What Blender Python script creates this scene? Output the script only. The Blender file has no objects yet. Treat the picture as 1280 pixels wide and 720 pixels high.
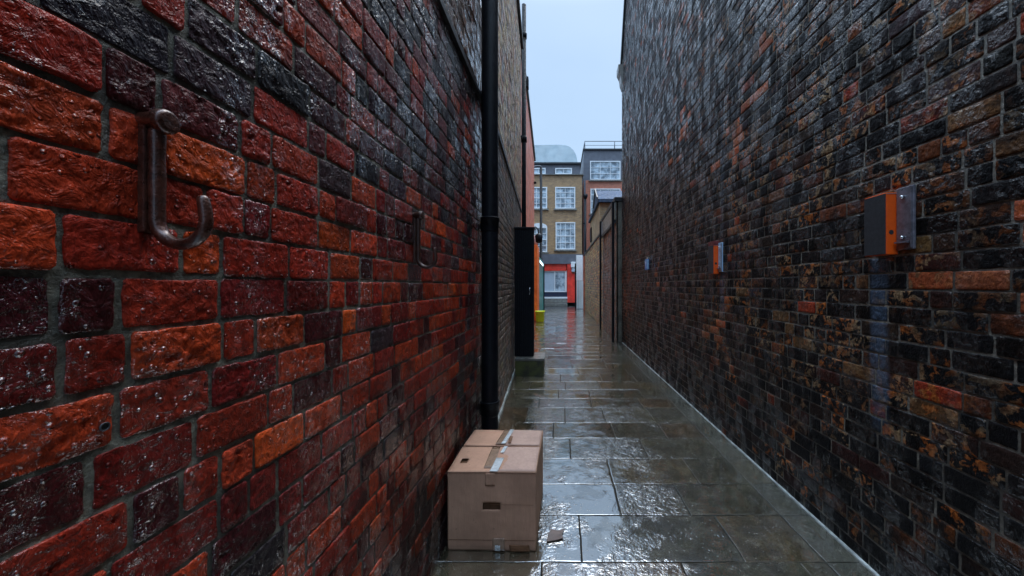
import bpy, bmesh, math, random
import numpy as np
from mathutils import Vector, Matrix

random.seed(11)
sc = bpy.context.scene
COL = sc.collection
CAMH = 1.5
F = 460.0; VX, VY = 700.0, 357.0            # focal length and vanishing point in photo pixels

# ------------------------------------------------------------------ camera, light
cd = bpy.data.cameras.new('camera'); cam = bpy.data.objects.new('camera', cd); COL.objects.link(cam)
cd.sensor_width = 36; cd.lens = 36*F/1280; cd.shift_x = -60/1280; cd.shift_y = -3/1280
cd.clip_start = 0.02; cd.clip_end = 2000
cam.location = (0, 0, CAMH); cam.rotation_euler = (math.radians(90), 0, 0)
sc.camera = cam

SUN_EL, SUN_AZ = 62, 20
w = bpy.data.worlds.new("World"); sc.world = w; w.use_nodes = True
nt = w.node_tree; nt.nodes.clear()
out = nt.nodes.new('ShaderNodeOutputWorld'); bg = nt.nodes.new('ShaderNodeBackground')
sky = nt.nodes.new('ShaderNodeTexSky'); sky.sky_type = 'NISHITA'; sky.sun_disc = False
sky.sun_elevation = math.radians(SUN_EL); sky.sun_rotation = math.radians(SUN_AZ)
sky.air_density = 1.6; sky.dust_density = 4.0; sky.ozone_density = 1.0
tc = nt.nodes.new('ShaderNodeTexCoord'); mp = nt.nodes.new('ShaderNodeMapping'); mp.inputs['Scale'].default_value = (1, 1, 2.2)
cn = nt.nodes.new('ShaderNodeTexNoise'); cn.inputs['Scale'].default_value = 2.1; cn.inputs['Detail'].default_value = 4
cr = nt.nodes.new('ShaderNodeValToRGB')
cr.color_ramp.elements[0].position = .3; cr.color_ramp.elements[0].color = (3.9, 5.7, 8.1, 1)
cr.color_ramp.elements[1].position = .72; cr.color_ramp.elements[1].color = (4.4, 6.2, 8.6, 1)
mx = nt.nodes.new('ShaderNodeMix'); mx.data_type = 'RGBA'; mx.inputs[0].default_value = .88
nt.links.new(tc.outputs['Generated'], mp.inputs['Vector']); nt.links.new(mp.outputs['Vector'], cn.inputs['Vector'])
nt.links.new(cn.outputs['Fac'], cr.inputs['Fac'])
nt.links.new(sky.outputs['Color'], mx.inputs[6]); nt.links.new(cr.outputs['Color'], mx.inputs[7])
# an overcast sky is several times brighter overhead than near the horizon
sx = nt.nodes.new('ShaderNodeSeparateXYZ'); nt.links.new(tc.outputs['Generated'], sx.inputs[0])
mr = nt.nodes.new('ShaderNodeMapRange'); mr.interpolation_type = 'SMOOTHSTEP'
for i_, v_ in enumerate((None, .60, .83, 1.0, 6.8)):
    if v_ is not None: mr.inputs[i_].default_value = v_
nt.links.new(sx.outputs[2], mr.inputs[0])
vm = nt.nodes.new('ShaderNodeVectorMath'); vm.operation = 'SCALE'
nt.links.new(mx.outputs[2], vm.inputs[0]); nt.links.new(mr.outputs[0], vm.inputs['Scale'])
tn = nt.nodes.new('ShaderNodeMix'); tn.data_type = 'RGBA'; tn.blend_type = 'MULTIPLY'     # the thick cloud overhead is whiter
tn.inputs[7].default_value = (1.0, .92, .84, 1)
t2 = nt.nodes.new('ShaderNodeMapRange'); t2.inputs[1].default_value = .6; t2.inputs[2].default_value = .9; nt.links.new(sx.outputs[2], t2.inputs[0])
nt.links.new(t2.outputs[0], tn.inputs[0]); nt.links.new(vm.outputs[0], tn.inputs[6]); nt.links.new(tn.outputs[2], bg.inputs['Color']); nt.links.new(bg.outputs[0], out.inputs['Surface'])
bg.inputs['Strength'].default_value = 0.075
sd = bpy.data.lights.new('sun', 'SUN'); sd.energy = 0.6; sd.angle = math.radians(25); sd.color = (1, .96, .9)
so = bpy.data.objects.new('sun', sd); COL.objects.link(so)
el, az = math.radians(SUN_EL), math.radians(SUN_AZ)
dirv = Vector((math.sin(az)*math.cos(el), math.cos(az)*math.cos(el), math.sin(el)))
so.rotation_euler = dirv.to_track_quat('Z', 'Y').to_euler()
vs = sc.view_settings; vs.view_transform = 'Standard'; vs.look = 'None'; vs.gamma = 1; vs.exposure = 0.7
vs.use_curve_mapping = False
sc.render.engine = 'CYCLES'
cy = sc.cycles; cy.max_bounces = 8; cy.diffuse_bounces = 4; cy.glossy_bounces = 4; cy.sample_clamp_indirect = 6
cy.use_denoising = True; cy.caustics_reflective = False

# ------------------------------------------------------------------ materials
class N:
    def __init__(s, name):
        s.m = bpy.data.materials.new(name); s.m.use_nodes = True; s.t = s.m.node_tree
        s.b = s.t.nodes['Principled BSDF']; s.tc = s.t.nodes.new('ShaderNodeTexCoord')
    def n(s, typ, **kw):
        x = s.t.nodes.new('ShaderNode'+typ)
        for k, v in kw.items(): setattr(x, k, v)
        return x
    def l(s, a, b): s.t.links.new(a, b)
    def setv(s, sock, v):
        if hasattr(v, 'is_output'): s.l(v, sock)
        else: sock.default_value = v
    def noise(s, scale, detail=4, rough=.55, vec=None, dist=0, stretch=None):
        x = s.n('TexNoise'); x.inputs['Scale'].default_value = scale; x.inputs['Detail'].default_value = detail
        x.inputs['Roughness'].default_value = rough; x.inputs['Distortion'].default_value = dist
        v = vec or s.tc.outputs['Object']
        if stretch:
            mp = s.n('Mapping'); mp.inputs['Scale'].default_value = stretch; s.l(v, mp.inputs[0]); v = mp.outputs[0]
        s.l(v, x.inputs['Vector']); return x.outputs['Fac']
    def ramp(s, v, a, b, ca=0.0, cb=1.0):
        x = s.n('MapRange'); x.interpolation_type = 'SMOOTHSTEP'
        s.setv(x.inputs[0], v); x.inputs[1].default_value = a; x.inputs[2].default_value = b
        s.setv(x.inputs[3], ca); s.setv(x.inputs[4], cb); return x.outputs[0]
    def math(s, op, a, b=0.0, c=0.0):
        x = s.n('Math', operation=op); s.setv(x.inputs[0], a); s.setv(x.inputs[1], b); s.setv(x.inputs[2], c); return x.outputs[0]
    def mix(s, f, a, b, mode='MIX'):
        x = s.n('Mix', data_type='RGBA', blend_type=mode)
        s.setv(x.inputs[0], f)
        s.setv(x.inputs[6], a if hasattr(a, 'is_output') else (*a[:3], 1)); s.setv(x.inputs[7], b if hasattr(b, 'is_output') else (*b[:3], 1))
        return x.outputs[2]
    def bump(s, h, dist=.002, strength=1.0, prev=None):
        x = s.n('Bump'); x.inputs['Distance'].default_value = dist; s.setv(x.inputs['Strength'], strength)
        s.setv(x.inputs['Height'], h)
        if prev is not None: s.l(prev, x.inputs['Normal'])
        return x.outputs[0]
    def done(s, **kw):
        for k, v in kw.items(): s.setv(s.b.inputs[k.replace('_', ' ')], v)
        return s.m

def xyz(s):
    x = s.n('SeparateXYZ'); s.l(s.tc.outputs['Object'], x.inputs[0]); return x.outputs

def drops_height(s, scale, thresh):
    """water beads: spherical caps inside a random subset of voronoi cells"""
    v = s.n('TexVoronoi'); v.inputs['Scale'].default_value = scale; v.inputs['Randomness'].default_value = 1
    s.l(s.tc.outputs['Object'], v.inputs['Vector'])
    sep = s.n('SeparateColor'); s.l(v.outputs['Color'], sep.inputs[0])
    keep = s.math('GREATER_THAN', sep.outputs[0], thresh)
    rad = s.math('MULTIPLY_ADD', sep.outputs[1], .25, .12)
    q = s.math('DIVIDE', v.outputs['Distance'], rad)
    h = s.math('SQRT', s.math('MAXIMUM', s.math('SUBTRACT', 1.0, s.math('MULTIPLY', q, q)), 0.0))
    return s.math('MULTIPLY', h, keep)

def brick_material(name, wet=1.0, soot=.45, sootcol=(.012, .012, .013), blotch=None, near_drops=False, stains=None, rough=(.16, .55), dbump=1.0, amp=1.0, coat=.55, spec=.32, cior=1.5):
    s = N(name)
    at = s.n('Attribute', attribute_name='brick_colour')
    colr, rnd = at.outputs['Color'], at.outputs['Alpha']
    n1 = s.noise(55, 6, .65); n2 = s.noise(14, 5, .6, dist=.4); n3 = s.noise(230, 3, .6); n4 = s.noise(1.6, 4, .6)
    c = s.mix(s.ramp(n1, .3, .72), s.mix(1.0, colr, (.5, .46, .46), 'MULTIPLY'), s.mix(1.0, colr, (1.35, 1.25, 1.15), 'MULTIPLY'))
    c = s.mix(s.ramp(n3, .58, .72, 0, .35), c, (.02, .015, .014))
    sm = s.math('ADD', s.math('MULTIPLY', n2, .55), s.math('MULTIPLY', rnd, .38))
    sm = s.math('ADD', sm, s.math('MULTIPLY', n4, .25))
    sm = s.ramp(sm, .78-soot*.5, .98-soot*.5)
    c = s.mix(s.math('MULTIPLY', sm, .86), c, sootcol)
    P = xyz(s)
    if blotch:      # flaked patches showing clay of another colour
        vv = s.noise(20, 5, .6, dist=.7)
        m = s.ramp(vv, .51, .545)
        m = s.math('MULTIPLY', m, s.ramp(s.math('FRACT', s.math('MULTIPLY', rnd, 7.31)), .45, .6))
        m = s.math('MULTIPLY', m, s.ramp(P[1], 2.4, 6, 1, .3))
        m = s.math('MULTIPLY', m, s.ramp(s.noise(1.9, 3), .42, .58, .25, 1))
        bc = s.mix(s.ramp(s.noise(6, 3), .42, .58), *blotch)
        bc = s.mix(s.ramp(n1, .35, .65), s.mix(1.0, bc, (.35, .3, .28), 'MULTIPLY'), bc)
        c = s.mix(s.math('MULTIPLY', m, .9), c, bc)
    dull = []
    if stains:
        for (y0, y1, z0, z1, colour, f) in stains:
            wob = s.math('MULTIPLY_ADD', s.noise(5, 3, stretch=(1, 1, .5)), .08, -.04)
            yy = s.math('ADD', P[1], wob)
            ym = s.math('MULTIPLY', s.ramp(yy, y0-.015, y0+.02), s.ramp(yy, y1-.02, y1+.015, 1, 0))
            zm = s.math('MULTIPLY', s.ramp(P[2], z0-.12, z0+.15), s.ramp(P[2], z1-.1, z1+.1, 1, 0))
            msk = s.math('MULTIPLY', s.math('MULTIPLY', ym, zm), s.ramp(s.noise(30, 4), .25, .6, f*.35, f))
            c = s.mix(msk, c, colour)
            if sum(colour) < .03: dull.append(msk)
    film = s.ramp(s.noise(7, 5, .6, stretch=(1, 1, .45)), .38, .62)
    r = s.ramp(s.math('ADD', s.math('MULTIPLY', n1, .5), s.math('MULTIPLY', film, .5)), .25, .75, rough[1], rough[0])
    bt = s.bump(s.noise(40, 4, .62, dist=.8), .0085*dbump, 1.0)
    bt = s.bump(s.noise(130, 2, .6, stretch=(1, 1, .5)), .0030*dbump, 1.0, bt)

    if near_drops:
        hd = s.math('ADD', drops_height(s, 75, .70), s.math('MULTIPLY', drops_height(s, 190, .80), .45))
        bt = s.bump(hd, .007, 1.0, bt)
        r = s.math('MULTIPLY', r, s.ramp(hd, 0, .2, 1, .3))
    cw = s.ramp(s.math('ADD', s.math('MULTIPLY', s.noise(18, 5, .7, stretch=(1, 1, .4)), .7), s.math('MULTIPLY', film, .3)), .44, .60, .0, coat)
    for q in dull: cw = s.math('MULTIPLY', cw, s.math('MULTIPLY_ADD', q, -.85, 1.0))
    return s.done(Base_Color=c, Roughness=r, Normal=bt, Specular_IOR_Level=spec, Coat_Weight=cw, Coat_Roughness=.05, Coat_IOR=cior, Coat_Normal=bt)

def mortar_material(name, col1, col2, wet=.5):
    s = N(name)
    c = s.mix(s.ramp(s.noise(45, 7, .75), .36, .64), col1, col2)
    c = s.mix(s.ramp(s.noise(3, 3), .42, .62, 0, .75), c, tuple(v*.3 for v in col1))
    b = s.bump(s.noise(110, 5, .7), .006, 1)
    return s.done(Base_Color=c, Roughness=s.ramp(s.noise(20, 3), .3, .7, .35, .75), Normal=b, Coat_Weight=.2*wet, Coat_Roughness=.2)

def plain(name, col, rough=.5, metal=0, var=.25, bumpd=.001, scale=20, coat=0, spec=.5, stretch=None):
    s = N(name)
    n = s.noise(scale, 6, .6, stretch=stretch)
    c = s.mix(s.ramp(n, .3, .7), tuple(v*(1-var) for v in col), tuple(min(1, v*(1+var)) for v in col))
    return s.done(Base_Color=c, Roughness=s.ramp(s.noise(scale*1.7, 4), .3, .7, rough*.7, min(1, rough*1.25)), Metallic=metal,
                  Normal=s.bump(s.noise(scale*4, 5), bumpd, 1), Coat_Weight=coat, Coat_Roughness=.1, Specular_IOR_Level=spec)

def far_brick(name, c1, c2, mort, sx=.225, sz=.075, dirt=.5, axis='X'):
    """brickwork too far away for single bricks to be modelled"""
    s = N(name)
    P = xyz(s); cb = s.n('CombineXYZ')
    s.l(s.math('ADD', P[0], P[1]), cb.inputs[0]); s.l(P[2], cb.inputs[1])
    br = s.n('TexBrick'); br.offset = .5
    br.inputs['Scale'].default_value = 1; br.inputs['Brick Width'].default_value = sx; br.inputs['Row Height'].default_value = sz
    br.inputs['Mortar Size'].default_value = .006; br.inputs['Mortar Smooth'].default_value = .2
    br.inputs['Color1'].default_value = (*c1, 1); br.inputs['Color2'].default_value = (*c2, 1); br.inputs['Mortar'].default_value = (*mort, 1)
    s.l(cb.outputs[0], br.inputs['Vector'])
    c = s.mix(s.ramp(s.noise(9, 5, .7), .35, .7, 0, dirt), br.outputs['Color'], tuple(v*.3 for v in c1))
    c = s.mix(s.ramp(s.noise(1.3, 5, .65), .45, .68, 0, dirt), c, tuple(v*.25 for v in c1))
    c = s.mix(s.ramp(s.noise(24, 2, .5), .62, .72, 0, .5), c, (.42, .36, .26))
    return s.done(Base_Color=c, Roughness=.6, Normal=s.bump(br.outputs['Fac'], .006, -.8), Coat_Weight=.15, Coat_Roughness=.3)

M = {}
M['brick_left'] = brick_material('wet red brick', soot=.30, near_drops=True, rough=(.08, .36), coat=1.0, spec=.16, cior=1.6)
M['brick_left_far'] = brick_material('grey brown brick', soot=.30, sootcol=(.028, .026, .027), rough=(.3, .7), coat=.15)
M['brick_right'] = brick_material('sooty brick', soot=.60, sootcol=(.010, .010, .011), blotch=((.55, .16, .035), (.40, .27, .15)),
    stains=[(1.825, 1.93, .80, 1.72, (.10, .145, .22), .62), (3.38, 3.56, 2.9, 8.5, (.006, .006, .008), .9), (3.66, 3.76, 1.2, 1.66, (.10, .11, .17), .6),
            (3.66, 3.74, 1.95, 3.2, (.10, .13, .17), .35)], rough=(.14, .5), spec=.06, coat=.6, dbump=1.1, cior=1.6)
M['brick_stock'] = brick_material('yellow stock brick', soot=.22, sootcol=(.03, .027, .02), rough=(.3, .65))
M['brick_dark'] = brick_material('dark brown brick', soot=.48, sootcol=(.02, .018, .017), rough=(.3, .65))
M['mortar_left'] = mortar_material('green grey mortar', (.085, .088, .07), (.30, .30, .24))
M['mortar_right'] = mortar_material('grey mortar', (.13, .12, .105), (.32, .30, .25))
M['mortar_far'] = mortar_material('dull mortar', (.09, .085, .07), (.20, .185, .15))
M['iron'] = plain('rusty wet iron', (.075, .024, .015), .34, .3, .5, .0015, 60, .6)
M['iron_rust'] = plain('rusty iron', (.045, .016, .010), .4, .2, .5, .002, 60, .3)
M['black_paint'] = plain('black gloss paint', (.004, .005, .008), .5, 0, .3, .0008, 20, 0, .2)
M['black_matt'] = plain('black matt paint', (.007, .008, .011), .65, 0, .3, .001, 20, 0, .2)
M['lead'] = plain('lead flashing', (.012, .012, .015), .5, 0, .3, .002, 15)
M['navy'] = plain('navy paint', (.015, .022, .05), .4, 0, .2, .0005, 8, .2)
M['orange'] = plain('orange paint', (1.0, .12, .008), .45, 0, .06, .0005, 30, .1)
M['orange_far'] = plain('orange board', (.90, .17, .03), .5, 0, .2, .001, 4)
M['charcoal'] = plain('charcoal plastic', (.04, .042, .048), .45, 0, .2, .0004, 60)
M['steel_plate'] = plain('dark steel plate', (.20, .20, .24), .38, .35, .35, .0006, 25)
M['bolt'] = plain('bright bolt', (.7, .72, .74), .2, .8, .15, .0003, 60)
M['blue'] = plain('blue enamel', (.05, .20, .62), .3, 0, .15, .0003, 20, .3)
M['pale_blue'] = plain('pale blue enamel', (.42, .62, .85), .3, 0, .1, .0003, 20, .3)
M['zinc'] = plain('zinc roof', (.22, .28, .31), .6, .0, .10, .002, 1.2, 0)
M['slate'] = plain('wet slate', (.05, .07, .11), .75, 0, .4, .003, 9, 0, .15)
M['render_red'] = plain('red painted brick render', (.50, .15, .09), .55, 0, .3, .004, 3)
M['white_paint'] = plain('white paint', (.78, .80, .82), .45, 0, .05, .0006, 8)
M['white_board'] = plain('weathered white board', (.62, .68, .70), .5, 0, .12, .002, 3, stretch=(1, 1, .3))
M['red_paint'] = plain('red shop paint', (.80, .05, .03), .4, 0, .2, .001, 3, .2)
M['teal'] = plain('teal paint', (.012, .26, .24), .4, 0, .2, .001, 4, .2)
M['dark_grey'] = plain('dark grey cladding', (.12, .125, .15), .5, 0, .15, .002, 3)
M['yellow_green'] = plain('lime plastic', (.80, .90, .02), .4, 0, .08, .0006, 10)
M['shop_screen'] = plain('pale blind', (.42, .50, .58), .5, 0, .06, .0004, 3)
M['inside'] = plain('dark interior', (.02, .022, .026), .8)
M['stone'] = plain('grey stone', (.17, .165, .15), .4, 0, .35, .004, 9, .3)
M['tarmac'] = plain('wet tarmac', (.045, .045, .048), .22, 0, .3, .004, 30, .3)
M['fillet'] = plain('cement fillet', (.36, .39, .38), .35, 0, .4, .004, 14, .3)
M['curtain'] = plain('net curtain', (.40, .43, .45), .9, 0, .3, .004, 6, stretch=(6, 1, .4))
M['felt'] = plain('roof felt', (.05, .05, .055), .6, 0, .3, .004, 4)
M['tape_white'] = plain('white tape', (.62, .66, .68), .22, 0, .15, .001, 40, .5)
M['tape_clear'] = plain('clear brown tape', (.34, .22, .15), .14, 0, .2, .0008, 30, .8)
M['pink_tile'] = plain('pink clay cap', (.48, .27, .24), .6, 0, .2, .002, 8)

s = N('window glass')  # pale areas of its base colour stand in for reflected sky
M['glass'] = s.done(Base_Color=s.mix(s.ramp(s.noise(2.2, 4, .6), .35, .65), (.10, .14, .18), (.52, .62, .70)), Roughness=.06, Specular_IOR_Level=.9, Coat_Weight=.6, Coat_Roughness=.03,
    Normal=s.bump(s.noise(1.5, 2), .03, .5))
s = N('lit lamp'); s.done(Base_Color=(.8, .9, .95, 1), Roughness=.4); s.b.inputs['Emission Color'].default_value = (.75, .95, 1, 1); s.b.inputs['Emission Strength'].default_value = 1.3
M['lit'] = s.m
s = N('mossy stone')
c = s.mix(s.ramp(s.noise(7, 6, .65), .35, .62), (.022, .022, .014), (.075, .085, .022))
P = xyz(s); nn = s.n('NewGeometry'); sepn = s.n('SeparateXYZ'); s.l(nn.outputs['Normal'], sepn.inputs[0])
M['moss'] = s.done(Base_Color=c, Roughness=.35, Normal=s.bump(s.noise(40, 7, .7), .006, 1), Coat_Weight=.3, Coat_Roughness=.1)

def cardboard(name, tint, rough=.75):
    s = N(name)
    n = s.noise(5, 5, .55); fib = s.noise(60, 4, .6, stretch=(1, 1, .12)); big = s.noise(2.6, 3)
    c = s.mix(s.ramp(n, .3, .7), tuple(v*.86 for v in tint), tuple(v*1.1 for v in tint))
    c = s.mix(s.ramp(fib, .35, .7, 0, .22), c, tuple(v*.62 for v in tint))
    damp = s.ramp(s.math('ADD', xyz(s)[2], s.math('MULTIPLY', s.noise(9, 4), .09)), .055, .085, 1, 0)
    c = s.mix(s.math('MULTIPLY', damp, .45), c, tuple(v*.42 for v in tint))
    c = s.mix(s.ramp(s.noise(38, 2), .70, .76, 0, .5), c, tuple(v*.45 for v in tint))
    b = s.bump(s.noise(6, 4, .5), .012, .6)
    b = s.bump(s.noise(70, 5, .6, stretch=(3, 3, .3)), .0012, .8, b)
    return s.done(Base_Color=c, Roughness=rough, Normal=b, Specular_IOR_Level=.35)
M['card'] = cardboard('damp cardboard', (.54, .31, .21))
M['card_pink'] = cardboard('pinkish cardboard', (.55, .37, .30))
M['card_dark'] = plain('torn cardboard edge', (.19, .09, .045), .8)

# wet paving: slab tint from a per slab attribute, standing film of water in low patches
s = N('wet paving')
at = s.n('Attribute', attribute_name='slab_tint')
n1 = s.noise(9, 7, .62); n3 = s.noise(2.4, 6, .6, dist=.7)
c = s.mix(s.ramp(n1, .3, .7), (.048, .041, .024), (.120, .105, .066))
c = s.mix(1.0, c, at.outputs['Color'], 'MULTIPLY')
c = s.mix(s.ramp(s.noise(26, 5, .7), .56, .72, 0, .6), c, (.26, .25, .20))
c = s.mix(s.ramp(s.noise(120, 3, .6), .64, .72, 0, .7), c, (.34, .33, .28))
c = s.mix(s.ramp(s.noise(5.5, 6, .7, dist=.8), .50, .60, 0, .55), c, (.030, .026, .016))
c = s.mix(s.ramp(s.noise(1.7, 6, .7), .52, .66, 0, .5), c, (.040, .040, .022))
P = xyz(s)
edge = s.ramp(s.math('ADD', P[0], s.math('MULTIPLY', n1, .25)), 1.42, 1.62)
c = s.mix(s.math('MULTIPLY', edge, .3), c, (.20, .21, .18))
slab = at.outputs['Alpha']
film = s.ramp(s.math('ADD', s.math('ADD', s.math('MULTIPLY', n3, .7), s.math('MULTIPLY', n1, .3)), s.math('MULTIPLY_ADD', slab, .14, -.07)), .42, .58)
damp = s.ramp(s.math('ADD', s.math('MULTIPLY_ADD', slab, .12, -.06), s.noise(3.4, 7, .68, dist=.6)), .46, .53)     # 1 = water lies on the stone, 0 = only soaked
r = s.ramp(film, 0, 1, .16, .05)
br = s.bump(s.noise(60, 3, .6), .0022, s.ramp(film, 0, 1, 1.0, .10))
br = s.bump(s.noise(24, 3, .55, dist=1.6), .0046, s.ramp(film, 0, 1, 1.0, .12), br)
br = s.bump(s.noise(6, 3, .5), .0048, s.ramp(film, 0, 1, .8, .35), br)
rr = drops_height(s, 70, .86)
br = s.bump(rr, .0014, .6, br)
M['paving'] = s.done(Base_Color=c, Roughness=r, Normal=br, Specular_IOR_Level=.6, Coat_IOR=4.0, Coat_Weight=s.ramp(damp, 0, 1, .72, 1.0), Coat_Roughness=s.ramp(film, 0, 1, .11, .05), Coat_Normal=br)
M['joint'] = plain('slab joint grit', (.022, .021, .018), .7, 0, .4, .004, 60, 0, .2)

# ------------------------------------------------------------------ mesh helpers
def bx(bm, x0, x1, y0, y1, z0, z1, mi=0, bev=0):
    vs_ = [bm.verts.new((x, y, z)) for z in (z0, z1) for (x, y) in ((x0, y0), (x1, y0), (x1, y1), (x0, y1))]
    fs = [(0, 3, 2, 1), (4, 5, 6, 7), (0, 1, 5, 4), (1, 2, 6, 5), (2, 3, 7, 6), (3, 0, 4, 7)]
    faces = [bm.faces.new([vs_[i] for i in f]) for f in fs]
    for f in faces: f.material_index = mi
    if bev:
        es = list({e for f in faces for e in f.edges})
        bmesh.ops.bevel(bm, geom=es, offset=bev, segments=2, affect='EDGES', profile=.7)
def tube(bm, pts, rad, n=14, caps=True, flat=None):
    """sweep a circle (or an ellipse with flat=(rx,ry)) along pts; rad may be a list"""
    pts = [Vector(p) for p in pts]; m = len(pts)
    rads = rad if isinstance(rad, (list, tuple)) else [rad]*m
    rings = []; ref = None
    for i, p in enumerate(pts):
        t = (pts[min(i+1, m-1)]-pts[max(i-1, 0)]).normalized()
        if ref is None:
            ref = Vector((0, 1, 0)) if abs(t.y) < .9 else Vector((1, 0, 0))
        u = (ref - t*ref.dot(t)).normalized(); v = t.cross(u); ref = u
        fu, fv = flat if flat else (1, 1)
        rings.append([bm.verts.new(p + (u*math.cos(a)*fu + v*math.sin(a)*fv)*rads[i]) for a in [2*math.pi*k/n for k in range(n)]])
    for a, b in zip(rings, rings[1:]):
        for k in range(n):
            f = bm.faces.new((a[k], a[(k+1) % n], b[(k+1) % n], b[k])); f.smooth = True
    if caps:
        bm.faces.new(rings[0][::-1]); bm.faces.new(rings[-1])
def prism(bm, poly, y0, y1, axis='Y'):
    """poly in (a,z); extruded along Y (a=x) or along X (a=y)"""
    def P_(a, z, t): return (a, t, z) if axis == 'Y' else (t, a, z)
    A = [bm.verts.new(P_(a, z, y0)) for a, z in poly]; B = [bm.verts.new(P_(a, z, y1)) for a, z in poly]
    n = len(poly)
    bm.faces.new(A); bm.faces.new(B[::-1])
    for i in range(n): bm.faces.new((A[i], B[i], B[(i+1) % n], A[(i+1) % n]))

def origin_of(parent):
    v = Vector((0, 0, 0))
    while parent: v += parent.location; parent = parent.parent
    return v
def obj(name, bm, mats, parent=None, loc=None, smooth=False, bevel=0, recalc=True):
    """bm is in world coordinates; loc = origin of a top-level mesh"""
    if recalc: bmesh.ops.recalc_face_normals(bm, faces=bm.faces)
    off = origin_of(parent) if parent else Vector(loc or (0, 0, 0))
    bmesh.ops.translate(bm, verts=bm.verts, vec=-off)
    me = bpy.data.meshes.new(name); bm.to_mesh(me); bm.free()
    for m_ in (mats if isinstance(mats, (list, tuple)) else [mats]): me.materials.append(M[m_] if isinstance(m_, str) else m_)
    if smooth:
        for p in me.polygons: p.use_smooth = True
    o = bpy.data.objects.new(name, me); COL.objects.link(o)
    if parent: o.parent = parent
    else: o.location = off
    if bevel:
        md = o.modifiers.new('bevel', 'BEVEL'); md.width = bevel; md.segments = 2; md.limit_method = 'ANGLE'
    return o
def tag(o, label=None, cat=None, group=None, kind=None):
    if label: o['label'] = label
    if cat: o['category'] = cat
    if group: o['group'] = group
    if kind: o['kind'] = kind
    return o
def thing(name, label, cat, loc, group=None, kind=None):
    o = bpy.data.objects.new(name, None); o.empty_display_size = .2; COL.objects.link(o); o.location = loc
    return tag(o, label, cat, group, kind)
def B(): return bmesh.new()
def box_part(name, mat, parent, *dims, bevel=0, label=None):
    bm = B()
    for d in (dims if isinstance(dims[0], (tuple, list)) else [dims]): bx(bm, *d)
    o = obj(name, bm, mat, parent, bevel=bevel)
    if label: o['label'] = label
    return o
def copy_tree(o, parent=None):
    c = o.copy(); COL.objects.link(c); c.parent = parent
    for ch in [k for k in bpy.data.objects if k.parent == o]: copy_tree(ch, c)
    return c

# ------------------------------------------------------------------ value noise in numpy
def hash2(ix, iy, seed):
    h = (ix.astype(np.int64)*374761393 + iy.astype(np.int64)*668265263 + seed*974711) & 0xffffffff
    h = ((h ^ (h >> 13))*1274126177) & 0xffffffff
    return ((h ^ (h >> 16)) & 0xffff)/65535.0
def vnoise(x, y, seed=0):
    ix, iy = np.floor(x), np.floor(y); fx, fy = x-ix, y-iy
    fx = fx*fx*(3-2*fx); fy = fy*fy*(3-2*fy)
    a, b = hash2(ix, iy, seed), hash2(ix+1, iy, seed); c, d = hash2(ix, iy+1, seed), hash2(ix+1, iy+1, seed)
    return (a*(1-fx)+b*fx)*(1-fy)+(c*(1-fx)+d*fx)*fy
def fbm(x, y, seed=0, oct=4, gain=.5):
    t = 0; a = 1; n = 0
    for i in range(oct):
        t = t+a*vnoise(x*2**i, y*2**i, seed+i*17); n += a; a *= gain
    return t/n

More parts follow.
